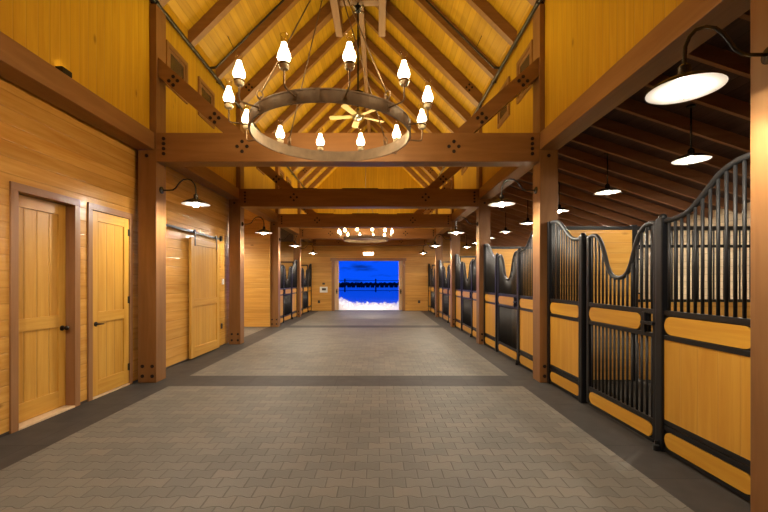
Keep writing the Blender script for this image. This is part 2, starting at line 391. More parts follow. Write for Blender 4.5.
# end wall with the doorway
DX0, DX1, DZ = -2.33, 1.225, 2.60
w = MB(); Y0, Y1 = ZEND, ZEND + 0.16
w.box(OUTL, DX0 - 0.03, Y0, Y1, 0, 3.45); w.box(DX1 + 0.03, OUTR, Y0, Y1, 0, 3.45); w.box(DX0 - 0.03, DX1 + 0.03, Y0, Y1, DZ + 0.03, 3.45)
struct(w.build('wall_end', M['boards_x_z']))
w = MB(); w.prism([(UWL - 0.1, 3.45), (UWR + 0.1, 3.45), (UWR + 0.1, DECK), (XC, RIDGE + 0.12), (UWL - 0.1, DECK)], 'y', Y0, Y1)
struct(w.build('wall_end_gable', M['upper_z_x']))
w = MB(); w.box(OUTL, UWL - 0.1, Y0, Y1, 3.45, 4.3); w.box(UWR + 0.1, OUTR, Y0, Y1, 3.45, 4.4); struct(w.build('wall_end_sheds', M['boards_x_z']))
w = MB(); w.box(OUTL, OUTR, Z0 - 0.12, Z0, 0, 4.3); w.prism([(UWL - 0.1, 4.3), (UWR + 0.1, 4.3), (UWR + 0.1, DECK), (XC, RIDGE + 0.12), (UWL - 0.1, DECK)], 'y', Z0 - 0.12, Z0)
struct(w.build('wall_behind', M['boards_x_z']))
# roof decks
w = MB(); w.prism([(UWL - 0.1, DECK - 0.1), (XC, RIDGE), (XC, RIDGE + 0.14), (UWL - 0.1, DECK + 0.04)], 'y', Z0 - 0.1, 20.8); struct(w.build('ceiling_left_slope', M['deck']))
w = MB(); w.prism([(UWR + 0.1, DECK - 0.1), (XC, RIDGE), (XC, RIDGE + 0.14), (UWR + 0.1, DECK + 0.04)], 'y', Z0 - 0.1, 20.8); struct(w.build('ceiling_right_slope', M['deck']))
def shed_z(x): return 2.93 + 0.33 * (OUTR - x)
w = MB(); w.prism([(2.635, shed_z(2.635)), (OUTR + 0.1, shed_z(OUTR + 0.1)), (OUTR + 0.1, shed_z(OUTR + 0.1) + 0.08), (2.635, shed_z(2.635) + 0.08)], 'y', Z0, 20.9)
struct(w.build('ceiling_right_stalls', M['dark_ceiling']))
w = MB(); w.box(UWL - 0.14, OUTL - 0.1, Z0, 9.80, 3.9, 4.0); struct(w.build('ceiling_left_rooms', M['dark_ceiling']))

# ------------------------------------------------------------------ timber frame
def bolt_mb(): return MB().lathe([(0.0001, -0.014), (0.012, -0.014), (0.016, -0.010), (0.027, -0.010), (0.027, 0.002)], axis='y', n=10)
BOLT = None
def bolt(parent, x, z, yf):
    """round iron bolt head on a face at depth yf (parent-local coordinates)"""
    global BOLT
    if BOLT is None:
        BOLT = bolt_mb().build('bolt', M['bolt']); b = BOLT
    else:
        b = BOLT.copy(); COL.objects.link(b)
    b.parent = parent; b.location = (x, yf, z)
    return b
# posts
SIDEW = {'left': 'left', 'right': 'right'}
post_of = {}
def where_post(side, k):
    s = 'on the %s side of the aisle' % side
    return ['nearest timber post %s', 'brown square timber post %s, under the first tie beam', 'brown square timber post %s, under the second tie beam',
            'brown square timber post %s, under the third tie beam', 'brown timber post %s, last before the end wall'][k] % s
for side in ('left', 'right'):
    src = None
    for k, Y in enumerate(POSTS):
        lab = where_post(side, k)
        x = XL - PW if side == 'left' else XR
        if src is None:
            t = thing('timber_post', lab, 'post', (x, Y, 0), group='square timber posts along the aisle')
            MB().box(0, PW, 0, PW, 0.0, 3.55, ch=0.008).build('lower_post', M['timber_z'], t)
            MB().box(*((PW - 0.103, PW) if side == 'left' else (0, 0.078)), 0.0, PW, 3.55, EAVE - 0.08, ch=0.006).build('upper_post', M['timber_z'], t)
            for bx in (0.072, 0.222):
                for bz in (0.10, 0.25): bolt(t, bx, bz, 0)
            bolt(t, 0.135, 3.46, 0)
            for i in range(7): bolt(t, 0.045 if side == 'left' else PW - 0.045, 4.25 + i * 0.22, 0)
            src = t
        else:
            t = dup(src, (x, Y, 0), label=lab)
        post_of[(side, k)] = t
# tie beams
TIEZ0, TIEZ1 = 3.37, 3.81
def tie_label(k):
    return ['wide brown tie beam across the hall just behind the near chandelier', 'brown tie beam across the hall, second from the near chandelier',
            'brown tie beam across the hall, third from the near chandelier', 'brown tie beam crossing just behind the far small chandelier', 'dark brown tie beam resting against the end wall over the doorway'][k]
tsrc = None
TIES = POSTS[1:] + [ZEND - 0.30]
for k, Y in enumerate(TIES):
    if tsrc is None:
        t = thing('tie_beam', tie_label(k), 'beam', (XC, Y, TIEZ0), group='tie beams across the hall')
        hw = (XR - XL) / 2
        MB().box(-hw, hw, 0, PW, 0, TIEZ1 - TIEZ0, ch=0.008).build('beam_timber', M['timber_x'], t)
        for sx in (-1, 1):
            for i in range(4): bolt(t, sx * (hw - 0.115), 0.12 + i * 0.076, 0)
            cx = sx * (hw - 1.31)
            for dx, dz in ((0.075, 0), (-0.075, 0), (0, 0.075), (0, -0.075)): bolt(t, cx + dx, 0.23 + dz, 0)
        tsrc = t
    else: dup(tsrc, (XC, Y, TIEZ0), label=tie_label(k))
# knee braces above the tie beams
def brace(side):
    t = thing('knee_brace', 'x', 'brace', (XL if side == 'left' else XR, POSTS[1] + 0.05, TIEZ1), group='diagonal braces between posts and tie beams')
    s = 1 if side == 'left' else -1
    MB().prism([(0, 1.18), (0, 0.89), (s * 1.02, -0.0), (s * 1.33, -0.0)], 'y', 0, 0.18).build('brace_timber', M['timber_x'], t)
    for (cx, cz) in ((0.235, 0.815), (0.87, 0.245)):
        for dx, dz in ((0.065, 0), (-0.065, 0), (0, 0.065), (0, -0.065)): bolt(t, s * (cx + dx), cz + dz, 0)
    return t
for side in ('left', 'right'):
    b0 = brace(side)
    for k in range(1, 5):
        lab = 'diagonal brown knee brace on the %s, above the %s tie beam from the camera' % (side, ORD[k - 1])
        if k == 1: b0['label'] = lab
        else: dup(b0, (b0.location.x, POSTS[k] + 0.05, TIEZ1), label=lab)
# long beams between posts
GZ0, GZ1 = 3.55, 3.81
for side in ('left', 'right'):
    xi, xo = (XL - 0.024, XL - PW - 0.03) if side == 'left' else (XR + 0.0, XR + PW)
    a = Z0
    segs = []
    for Y in POSTS: segs.append((a, Y)); a = Y + PW
    segs.append((a, ZEND))
    for k, (a, b_) in enumerate(segs):
        if k == 0: lab = 'long brown wall beam on the %s running behind the camera' % side
        else: lab = 'long brown wall beam on the %s, in the %s bay from the camera' % (side, ORD[k - 1])
        tag(MB().box(xo, xi, a + 0.002, b_ - 0.002, GZ0, GZ1, ch=0.008).build('wall_plate_beam', M['timber_y'], origin=(xi, a, GZ0)), lab, 'beam', 'long beams between the posts')
# rafters
run = XC - UWL
def rafter_mesh(sign, wdt, depth):
    # foot at wall, local origin at wall face, rises to the ridge
    x0, x1 = 0, run - 0.06
    return MB().prism([(0, 0.0), (sign * x1, x1), (sign * x1, x1 + depth), (0, depth)], 'y', 0, wdt)
ris = [];  yy = POSTS[0]
ypos = []
base = 6.02
k = -2
while base + k * 1.2167 < 20.4:
    Yr = base + k * 1.2167
    if Yr > 1.5: ypos.append((Yr, abs((k % 3)) == 0))
    k += 1
for side, sg in (('left', 1), ('right', -1)):
    protos = {}
    for i, (Yr, princ) in enumerate(ypos):
        lab = ('%s brown rafter on the %s roof slope, %s from the camera' % ('broad bolted' if princ else 'narrow', side, ORD[i]))
        xx = UWL if side == 'left' else UWR
        zz = EAVE - (0.05 if princ else 0)
        if princ not in protos:
            t = thing('roof_rafter', lab, 'rafter', (xx, Yr, zz), group='rafters under the roof')
            rafter_mesh(sg, 0.24 if princ else 0.13, 0.32 if princ else 0.27).build('rafter_timber', M['timber_x'], t)
            if princ:
                for dx, dz in ((0.07, 0), (-0.07, 0), (0, 0.07), (0, -0.07)): bolt(t, sg * (0.32 + dx), 0.48 + dz, 0)
            protos[princ] = t
        else: dup(protos[princ], (xx, Yr, zz), label=lab)
# ridge beam, paired purlins and cross piece
tag(MB().box(XC - 0.07, XC + 0.07, Z0, 20.6, 8.70, RIDGE - 0.05, ch=0.006).build('ridge_beam', M['timber_y'], origin=(XC, Z0, 8.7)), 'brown ridge beam running along the peak of the roof', 'beam')
for s, nm in ((-1, 'left'), (1, 'right')):
    xa = XC + s * 0.55
    tag(MB().box(xa - 0.085, xa + 0.085, Z0, 10.2, 7.85, 8.32, ch=0.006).build('roof_purlin', M['timber_y'], origin=(xa, Z0, 7.85)),
        'deep brown purlin high in the roof, just %s of the ridge beam' % nm, 'beam', 'purlins beside the ridge')
tag(MB().box(XC - 0.465, XC + 0.465, 9.36, 9.56, 8.20, 8.31, ch=0.006).build('purlin_crosspiece', M['timber_x'], origin=(XC, 9.46, 8.20)), 'short brown crosspiece between purlins holding the ceiling fan', 'beam')
# eave pipes
for side, x in (('left', -3.42), ('right', 2.445)):
    t = thing('eave_pipe', 'dark metal pipe running along the %s eave below the roof' % side, 'pipe', (x, 0, 5.82), group='pipes along the eaves')
    MB().tube([(0, Z0, 0), (0, 20.55, 0)], 0.036, 12).build('pipe_run', M['pipe'], t)
    s = -1 if side == 'left' else 1
    for Y in [1.2 + 2.43 * i for i in range(8)]:
        MB().lathe([(0.046, -0.03), (0.046, 0.03)], (0, Y, 0), 12, axis='y').box(0, s * 0.078, Y - 0.012, Y + 0.012, -0.015, 0.015).build('pipe_clamp', M['pipe'], t)
    # sprinkler branch
    t = thing('sprinkler_pipe', 'thin dark sprinkler pipe climbing the %s roof slope' % side, 'pipe', (x, 7.94, 5.86), group='sprinkler pipes on the roof slopes')
    MB().tube([(-s * 0.14, 0, -0.02), (-s * 2.3, 0, 2.14)], 0.019, 10).build('pipe_run', M['pipe'], t)
    MB().tube([(0, 0, -0.03), (-s * 0.14, 0, -0.02)], 0.024, 10).build('elbow', M['pipe'], t)
    MB().tube([(-s * 1.86, 0, 1.62), (-s * 1.86, 0, 1.70)], 0.018, 8).build('sprinkler_head', M['red'], t)
    MB().tube([(-s * 0.5, 0, 0.36), (-s * 0.38, 0, 0.62)], 0.006, 6).build('hanger_rod', M['pipe'], t)

# clerestory windows
for side in ('left', 'right'):
    src = None
    for bi in range(1, 5):
        for j, off in enumerate((0.44, 1.60)):
            Y = POSTS[bi] + off
            x = UWL if side == 'left' else UWR
            lab = 'small square clerestory window high on the %s wall, %s from the camera' % (side, ORD[(bi - 1) * 2 + j])
            if src is None:
                s = 1 if side == 'left' else -1
                t = thing('clerestory_window', lab, 'window', (x, Y, 4.76), group='small windows high in the side walls')
                f = MB()
                for (a, b2, c, d) in ((0, 0.72, 0, 0.07), (0, 0.72, 0.67, 0.74), (0, 0.07, 0.07, 0.67), (0.65, 0.72, 0.07, 0.67)):
                    f.box(0, s * 0.035, a, b2, c, d)
                fc = f.build('window_casing', M['timber_y'], t)
                g = MB()
                for (a, b2, c, d) in ((0.09, 0.63, 0.09, 0.13), (0.09, 0.63, 0.61, 0.65), (0.09, 0.13, 0.13, 0.61), (0.59, 0.63, 0.13, 0.61)):
                    g.box(0, s * 0.022, a, b2, c, d)
                g.build('sash', M['timber_z'], fc)
                MB().box(0, s * 0.008, 0.07, 0.65, 0.07, 0.67).build('pane', M['vent_dark'], fc)
                src = t
            else: dup(src, (x, Y, 4.76), label=lab)

# ------------------------------------------------------------------ doors on the left
def casing(name, d0, d1, wdt, front, floor_sill):
    a, b_ = d0 - wdt, d1 + wdt
    m = MB(); m.box(WL - 0.12, front, a, d0, 0, DT, ch=0.003); m.box(WL - 0.12, front, d1, b_, 0, DT, ch=0.003)
    o = m.build(name, M['casing_z']); struct(o)
    h = MB(); h.box(WL - 0.12, front, a, b_, DT, DT + 0.085, ch=0.003); h.build('head_casing', M['casing_y'], o)
    MB().box(WL - 0.12, front + 0.0, d0, d1, 0, 0.022).build('threshold', M['pale_door'], o)
    return o
casing('trim_1', D1[0], D1[1], 0.085, WL + 0.02, True)
casing('trim_2', D2[0], D2[1], 0.075, WL + 0.02, True)
def panel_slab(y0, y1, z0, z1, xb, xf, parent, midz=(1.0, 1.14), st=0.105):
    """slab from back xb to face xf; two recessed grooved panels between stiles and rails"""
    m = MB(); m.box(xb, xf, y0, y0 + st, z0, z1, ch=0.003); m.box(xb, xf, y1 - st, y1, z0, z1, ch=0.003); m.build('stile', M['door_z'], parent)
    r = MB()
    for a, b_ in ((z0, z0 + 0.20), midz, (z1 - 0.13, z1)): r.box(xb, xf, y0 + st, y1 - st, a, b_, ch=0.003)
    r.build('rail', M['door_y'], parent)
    for a, b_, nm in ((z0 + 0.20, midz[0], 'lower_panel'), (midz[1], z1 - 0.13, 'upper_panel')):
        MB().box(xb + 0.008, xf - 0.016, y0 + st, y1 - st, a, b_).build(nm, M['door_grooved'], parent)
o = thing('door_1', '', ''); del o['label']; del o['category']; struct(o)
o.location = (0, 0, 0)
panel_slab(D1[0] + 0.003, D1[1] - 0.003, 0.03, DT - 0.006, WL - 0.135, WL - 0.095, o)
def lever(o, xf, yk, zk, dirn, knob=False):
    h = MB().lathe([(0.0001, 0), (0.032, 0), (0.032, 0.008), (0.012, 0.012), (0.012, 0.045), (0.0001, 0.047)], (xf, yk, zk), 14, axis='x')
    if knob: h.ball((xf + 0.058, yk, zk), 0.028)
    else: h.tube([(xf + 0.045, yk, zk), (xf + 0.052, yk + dirn * 0.02, zk), (xf + 0.05, yk + dirn * 0.085, zk - 0.005)], [0.010, 0.010, 0.007], 8)
    return h.build('door_handle', M['door_hardware'], o)
lever(o, WL - 0.095, D1[1] - 0.06, 0.98, -1, True)
o = thing('door_2', '', ''); del o['label']; del o['category']; struct(o)
panel_slab(D2[0] + 0.003, D2[1] - 0.003, 0.03, DT - 0.006, WL - 0.035, WL + 0.008, o)
lever(o, WL + 0.008, D2[0] + 0.065, 0.98, 1)
for z in (0.27, 1.27, 2.27):
    MB().tube([(WL + 0.016, D2[1] - 0.004, z - 0.055), (WL + 0.016, D2[1] - 0.004, z + 0.055)], 0.009, 8).box(WL + 0.004, WL + 0.011, D2[1] - 0.03, D2[1] - 0.002, z - 0.05, z + 0.05).build('hinge', M['door_hardware'], o)
# sliding barn door
t = thing('sliding_barn_door', 'two-panel pine barn door hanging from a black rail on the left wall', 'door', (WL, 7.70, 0))
panel_slab(0, 1.36, 0.03, 2.40, 0.045, 0.09, t, midz=(1.05, 1.19), st=0.14)
for y_ in (0.16, 1.2):
    MB().box(0.09, 0.098, y_ - 0.02, y_ + 0.02, 2.25, 2.50).lathe([(0.0001, 0), (0.04, 0), (0.04, 0.02), (0.0001, 0.02)], (0.075, y_, 2.535), 14, axis='x').build('hanger', M['black_steel'], t)
t = thing('barn_door_rail', 'black flat steel rail above the sliding barn door', 'rail', (WL, 6.35, 2.50))
MB().box(0.055, 0.063, 0, 2.85, 0, 0.045).build('track', M['black_steel'], t)
for y_ in (0.12, 0.8, 1.5, 2.2, 2.72): MB().lathe([(0.014, 0), (0.014, 0.06)], (0, y_, 0.022), 10, axis='x').build('spacer', M['black_steel'], t)
MB().box(0.063, 0.11, 2.79, 2.84, -0.03, 0.09).build('end_stop', M['black_steel'], t)
tag(MB().box(WL, WL + 0.018, 9.42, 9.52, 1.47, 1.60, ch=0.004).build('thermostat', M['white_plastic'], origin=(WL, 9.47, 1.5)), 'small white thermostat on the pine wall beside the barn door', 'thermostat')
def outlet(x, y, z, face, lab):
    t = thing('outlet_plate', lab, 'outlet', (x, y, z), group='dark outlet covers')
    if face == 'x':
        MB().box(0, 0.012, -0.045, 0.045, -0.065, 0.065, ch=0.003).build('cover', M['dark_plastic'], t)
        for dz in (-0.028, 0.028): MB().box(0.012, 0.016, -0.018, 0.018, dz - 0.016, dz + 0.016).build('socket', M['bolt'], t)
    else:
        MB().box(-0.06, 0.06, -0.012, 0, -0.075, 0.075, ch=0.003).build('cover', M['dark_plastic'], t)
        for dz in (-0.03, 0.03): MB().box(-0.02, 0.02, -0.016, -0.012, dz - 0.018, dz + 0.018).build('socket', M['bolt'], t)
outlet(WL, 9.40, 0.48, 'x', 'dark outlet cover low on the left wall beside the barn door')
outlet(-3.13, ZEND, 0.47, 'y', 'dark outlet cover low on the end wall, left of the doorway')
outlet(2.09, ZEND, 0.47, 'y', 'dark outlet cover low on the end wall, right of the doorway')
t = thing('control_panel', 'small white control box with dark screen on the end wall', 'control panel', (-2.88, ZEND, 1.08))
MB().box(-0.2, 0.2, -0.05, 0, -0.13, 0.17, ch=0.008).build('housing', M['white_plastic'], t)
MB().box(-0.09, 0.12, -0.056, -0.05, -0.02, 0.10).build('screen', M['dark_plastic'], t)
tag(MB().box(-2.95, -2.82, ZEND - 0.03, ZEND, 1.36, 1.46, ch=0.004).build('switch_plate', M['dark_plastic'], origin=(-2.88, ZEND, 1.41)), 'small dark switch plate above the white control box', 'switch')

# ------------------------------------------------------------------ end doorway
m = MB(); yf = ZEND - 0.03
m.box(DX0 - 0.14, DX0, yf, ZEND + 0.16, 0, DZ, ch=0.004); m.box(DX1, DX1 + 0.14, yf, ZEND + 0.16, 0, DZ, ch=0.004)
o = struct(m.build('trim_3', M['casing_z'])); MB().box(DX0 - 0.2, DX1 + 0.2, yf - 0.02, ZEND + 0.16, DZ, DZ + 0.15, ch=0.004).build('head_casing', M['casing_x'], o)
for s, nm, xe in ((-1, 'left', -2.12), (1, 'right', 1.04)):
    t = thing('sliding_door_leaf', 'pale sliding door slid open at the %s edge of the far doorway' % nm, 'door', (xe, ZEND + 0.2, 0), group='sliding doors of the far doorway')
    MB().box(0, s * 1.8, 0, 0.06, 0.02, 2.68, ch=0.004).build('door_slab', M['pale_door'], t)
    MB().lathe([(0.0001, -0.01), (0.05, -0.01), (0.05, 0.0)], (s * 0.1, 0, 1.0), 14, axis='y').box(s * 0.1 - 0.03, s * 0.1 + 0.03, -0.012, 0, 0.88, 1.12, ch=0.003).build('door_pull', M['door_hardware'], t)
t = thing('doorway_light_box', 'small lit white light box centred above the far doorway', 'light', (-0.55, ZEND, 2.95))
MB().box(-0.27, 0.27, -0.10, 0, -0.05, 0.09, ch=0.01).build('housing', M['white_plastic'], t)
MB().box(-0.25, 0.25, -0.112, -0.10, -0.04, 0.08).build('diffuser', M['lit_box'], t)

# ------------------------------------------------------------------ stall fronts
def interp(pts, x):
    if x <= pts[0][0]: return pts[0][1]
    for (a, b_), (c, d) in zip(pts, pts[1:]):
        if x <= c:
            u = (x - a) / (c - a); u = u * u * (3 - 2 * u) if False else u
            return b_ + (d - b_) * u
    return pts[-1][1]
def smooth_curve(pts, n=36):
    # Catmull-Rom through the points
    P = [pts[0]] + pts + [pts[-1]]; out = []
    for i in range(1, len(P) - 2):
        p0, p1, p2, p3 = P[i - 1], P[i], P[i + 1], P[i + 2]
        for j in range(5):
            t_ = j / 5; o = []
            for d in range(2):
                o.append(0.5 * (2 * p1[d] + (p2[d] - p0[d]) * t_ + (2 * p0[d] - 5 * p1[d] + 4 * p2[d] - p3[d]) * t_ ** 2 + (3 * p1[d] - p0[d] - 3 * p2[d] + p3[d]) * t_ ** 3))
            out.append(tuple(o))
    out.append(pts[-1]); return out
def plaque(y0, y1, z0, z1, th=0.026):
    r = (z1 - z0) / 2; zc = (z0 + z1) / 2; P = []
    for i in range(13):
        a = -PI / 2 + PI * i / 12; P.append((y1 - r + r * math.cos(a), zc + r * math.sin(a)))
    for i in range(13):
        a = PI / 2 + PI * i / 12; P.append((y0 + r + r * math.cos(a), zc + r * math.sin(a)))
    return MB().prism(P, 'x', -th, th)
PL = 1.03; GL = 1.25
pc = smooth_curve([(0.03, 2.43), (0.14, 2.43), (0.26, 2.415), (0.38, 2.365), (0.50, 2.27), (0.62, 2.175), (0.74, 2.115), (0.88, 2.095), (PL, 2.095)])
gc = smooth_curve([(0.012, 2.085), (0.10, 2.10), (0.20, 2.085), (0.29, 2.0), (0.36, 1.86), (0.43, 1.70), (0.51, 1.61), (0.625, 1.585),
                   (0.74, 1.61), (0.82, 1.70), (0.89, 1.86), (0.96, 2.0), (1.05, 2.085), (1.15, 2.10), (1.238, 2.085)])
def rail(t, name, y0, y1, z0, z1, th=0.024): return MB().box(-th, th, y0, y1, z0, z1, ch=0.004).build(name, M['black_steel'], t)
def make_panel():
    t = thing('stall_barrier', 'x', 'stall front')
    MB().box(-0.04, 0.04, 0, 0.07, 0, 2.45, ch=0.006).build('end_post', M['black_steel'], t)
    p = MB().box(-0.042, 0.042, PL - 0.085, PL, 0.0, 2.13, ch=0.012); p.ball((0, PL - 0.0425, 2.13), 0.036); p.build('gate_post', M['black_steel'], t)
    MB().lathe([(0.03, 0), (0.03, 0.05), (0.018, 0.06), (0.018, 0.09)], (-0.055, PL - 0.04, 0), 10).build('drop_bolt', M['black_steel'], t)
    MB().tube([(0, a, b_) for a, b_ in pc], 0.024, 10).build('curved_top_rail', M['bar_steel'], t)
    a, b_ = 0.07, PL - 0.085
    rail(t, 'base_rail', a, b_, 0.015, 0.045); rail(t, 'lower_rail', a, b_, 0.205, 0.25); rail(t, 'lower_rail', a, b_, 0.262, 0.30)
    rail(t, 'middle_rail', a, b_, 1.02, 1.062); rail(t, 'upper_rail', a, b_, 1.24, 1.285)
    MB().box(-0.012, 0.012, a, b_, 0.045, 0.205).build('backing_plate', M['black_steel'], t); MB().box(-0.012, 0.012, a, b_, 1.062, 1.24).build('backing_plate', M['black_steel'], t)
    MB().box(-0.018, 0.018, a, b_, 0.30, 1.02).build('board_infill', M['stall_wood'], t)
    plaque(a + 0.01, b_ - 0.01, 0.055, 0.20).build('lower_plaque', M['plaque_wood'], t)
    plaque(a + 0.01, b_ - 0.01, 1.07, 1.232).build('upper_plaque', M['plaque_wood'], t)
    n = 12
    for i in range(n):
        y_ = a + (b_ - a) * (i + 0.5) / n
        MB().tube([(0, y_, 1.28), (0, y_, interp(pc, y_))], 0.0125, 8).build('bar', M['bar_steel'], t)
    return t
def make_gate():
    t = thing('stall_gate', 'x', 'gate')
    for y0 in (0.004, GL - 0.059): MB().box(-0.026, 0.026, y0, y0 + 0.055, 0.05, 2.09, ch=0.005).build('gate_stile', M['black_steel'], t)
    MB().tube([(0, a, b_) for a, b_ in gc], 0.024, 10).build('curved_top_rail', M['bar_steel'], t)
    a, b_ = 0.059, GL - 0.059
    rail(t, 'base_rail', a, b_, 0.03, 0.06); rail(t, 'lower_rail', a, b_, 0.21, 0.255)
    rail(t, 'middle_rail', a, b_, 1.02, 1.062); rail(t, 'upper_rail', a, b_, 1.24, 1.285)
    MB().box(-0.012, 0.012, a, b_, 0.06, 0.21).build('backing_plate', M['black_steel'], t)
    plaque(a + 0.01, b_ - 0.01, 0.066, 0.205).build('lower_plaque', M['plaque_wood'], t)
    plaque(a + 0.17, b_ - 0.01, 1.07, 1.232).build('upper_plaque', M['plaque_wood'], t)
    MB().box(-0.012, 0.012, a + 0.24, b_, 1.062, 1.24).build('backing_plate', M['black_steel'], t)
    MB().box(-0.012, 0.012, a + 0.075, a + 0.235, 1.062, 1.24).box(-0.035, 0.035, a + 0.10, a + 0.15, 1.05, 1.25, ch=0.004).box(-0.05, 0.0, a - 0.03, a + 0.14, 1.135, 1.165, ch=0.003).build('latch', M['black_steel'], t)
    n = 15
    for i in range(n):
        y_ = a + (b_ - a) * (i + 0.5) / n
        MB().tube([(0, y_, 1.28), (0, y_, interp(gc, y_))], 0.0125, 8).build('bar', M['bar_steel'], t)
        MB().tube([(0, y_, 0.25), (0, y_, 1.03)], 0.0125, 8).build('lower_bar', M['bar_steel'], t)
    return t
panel = gate = None
BAYS = {'right': [0, 1, 2, 3, 4], 'left': [3, 4]}
bay_word = ['nearest', 'second', 'third', 'fourth', 'farthest']
for side in ('right', 'left'):
    xs = 2.60 if side == 'right' else -3.55
    for bi in BAYS[side]:
        s0 = POSTS[bi] + PW + (0.0 if bi else 0.02)
        e0 = (POSTS + [ZEND])[bi + 1]
        # near panel, gate, far panel
        bw = bay_word[bi] if side == 'right' else {3: 'nearer', 4: 'farther'}[bi]
        bayname = '%s stall on the %s' % (bw, side)
        lab_n = 'black and pine stall front, near side of the gate, %s' % bayname
        lab_f = 'black and pine stall front, far side of the gate, %s' % bayname
        lab_g = 'black barred stall gate with a dipped top rail, %s' % bayname
        g = 'black and pine stall fronts'
        if panel is None:
            panel = make_panel(); panel['label'] = lab_n; panel['group'] = g; panel.location = (xs, s0, 0)
            gate = make_gate(); gate['label'] = lab_g; gate['group'] = 'stall gates'; gate.location = (xs, s0 + PL, 0)
        else:
            dup(panel, (xs, s0, 0), 0, lab_n); dup(gate, (xs, s0 + PL, 0), 0, lab_g)
        dup(panel, (xs, e0, 0), PI, lab_f)
# partitions between the stalls
def make_partition():
    t = thing('stall_partition', 'x', 'partition')
    MB().box(0.165, 1.30, -0.04, 0.04, 0.02, 2.34).build('board_infill', M['boards_x_z'], t)
    MB().box(1.46, 3.86, -0.04, 0.04, 0.02, 1.22).build('lower_boards', M['boards_x_z'], t)
    MB().box(0.12, 3.88, -0.04, 0.04, 2.34, 2.40, ch=0.004).build('top_rail', M['black_steel'], t)
    MB().box(1.30, 1.38, -0.045, 0.045, 0, 2.42, ch=0.004).build('steel_post', M['black_steel'], t)
    MB().box(0.12, 0.165, -0.04, 0.04, 0, 2.40, ch=0.004).build('end_post', M['black_steel'], t)
    for z in (1.22, 2.07): MB().box(1.38, 3.86, -0.025, 0.025, z, z + 0.045, ch=0.003).build('cross_rail', M['black_steel'], t)
    n = 30
    for i in range(n):
        x = 1.42 + 2.44 * (i + 0.5) / n
        MB().tube([(x, 0, 1.25), (x, 0, 2.35)], 0.012, 6).build('bar', M['bar_steel'], t)
    return t
part = make_partition(); part.location = (2.62, 6.16, 0)
part['label'] = 'pine and bar partition at the far end of the nearest right stall'; part['group'] = 'partitions between stalls'
for k, Y in enumerate(POSTS[2:] + [ZEND - 0.1]):
    dup(part, (2.62, Y + (PW / 2 if k < 3 else 0), 0), 0, 'pine and bar partition at the far end of the %s right stall' % bay_word[k + 1])
for k, Y in enumerate([POSTS[4] + PW / 2, ZEND - 0.1]):
    dup(part, (-3.57, Y, 0), PI, 'pine and bar partition at the far end of the %s left stall' % ('nearer', 'farther')[k])
# ceiling joists over the right stalls
js = None
jy = [2.2 + 0.61 * i for i in range(30)]
for i, Y in enumerate(jy):
    if js is None:
        xa, xb = 2.66, OUTR
        js = MB().prism([(0, 0), (xb - xa, -(xb - xa) * 0.33), (xb - xa, -(xb - xa) * 0.33 - 0.17), (0, -0.17)], 'y', 0, 0.05).build('ceiling_joist', M['dark_joist'])
        js.location = (xa, Y, shed_z(xa)); tag(js, 'dark sloping joist under the shed ceiling over the right stalls', 'joist', 'joists over the right stalls')
    else:
        c = js.copy(); COL.objects.link(c); c.location = (2.66, Y, shed_z(2.66))

# ------------------------------------------------------------------ gooseneck lamps
def add_light(kind, name, loc, energy, col, parent=None, **kw):
    l = bpy.data.lights.new(name, kind); l.energy = energy; l.color = col
    for k_, v_ in kw.items(): setattr(l, k_, v_)
    o = bpy.data.objects.new(name, l); COL.objects.link(o); o.location = loc
    if parent: o.parent = parent
    return o
LAMPW = 92.0
WARM = (1.0, 0.88, 0.70)
def make_lamp(post=True):
    """origin at the mount; arm reaches +x, shade hangs below its end"""
    t = thing('gooseneck_lamp', 'x', 'lamp')
    MB().lathe([(0.0001, 0.0), (0.055, 0.0), (0.055, 0.012), (0.03, 0.022), (0.014, 0.03)], n=18, axis='x').build('wall_mount', M['shade_black'], t)
    pts = [(0.0, -0.0), (0.06, 0), (0.13, 0.0), (0.18, 0.005), (0.225, 0.035), (0.26, 0.085), (0.30, 0.135), (0.35, 0.168), (0.41, 0.175), (0.47, 0.155), (0.51, 0.11), (0.535, 0.05), (0.54, -0.03), (0.54, -0.09)]
    MB().tube([(a, 0, b_) for a, b_ in pts], 0.0115, 10).build('arm', M['shade_black'], t)
    MB().lathe([(0.02, -0.06), (0.034, -0.075), (0.036, -0.125), (0.05, -0.135)], (0.54, 0, 0), 18).build('socket_cap', M['shade_black'], t)
    outer = [(0.045, -0.128), (0.08, -0.142), (0.13, -0.165), (0.18, -0.193), (0.203, -0.209), (0.206, -0.220)]
    inner = [(0.201, -0.218), (0.176, -0.201), (0.128, -0.173), (0.09, -0.150), (0.045, -0.137), (0.0001, -0.135)]
    sh = MB().lathe(outer, (0.54, 0, 0), 36).build('shade', M['shade_black'], t)
    MB().lathe([(0.206, -0.2205), (0.201, -0.2185)] + inner[1:], (0.54, 0, 0), 36).build('shade_lining', M['white_enamel'], sh)
    b_ = MB().lathe([(0.0001, -0.245), (0.02, -0.243), (0.036, -0.228), (0.04, -0.205), (0.034, -0.18), (0.018, -0.16), (0.014, -0.14)], (0.54, 0, 0), 18).build('bulb', M['bulb'], sh)
    b_['label'] = 'glowing bulb'
    c = MB()
    for i in range(6):
        a = 2 * PI * i / 6
        c.tube([(0.54 + 0.05 * math.cos(a), 0.05 * math.sin(a), -0.15), (0.54 + 0.056 * math.cos(a), 0.056 * math.sin(a), -0.22), (0.54 + 0.035 * math.cos(a), 0.035 * math.sin(a), -0.262), (0.54, 0, -0.268)], 0.0025, 5)
    c.build('wire_guard', M['shade_black'], sh)
    add_light('SPOT', 'lamp_light', (0.54, 0, -0.272), LAMPW, WARM, t, spot_size=math.radians(172), spot_blend=0.35, shadow_soft_size=0.04)
    return t
lamp = None
LW = ['nearest timber post', 'second timber post', 'third timber post', 'fourth timber post', 'fifth timber post']
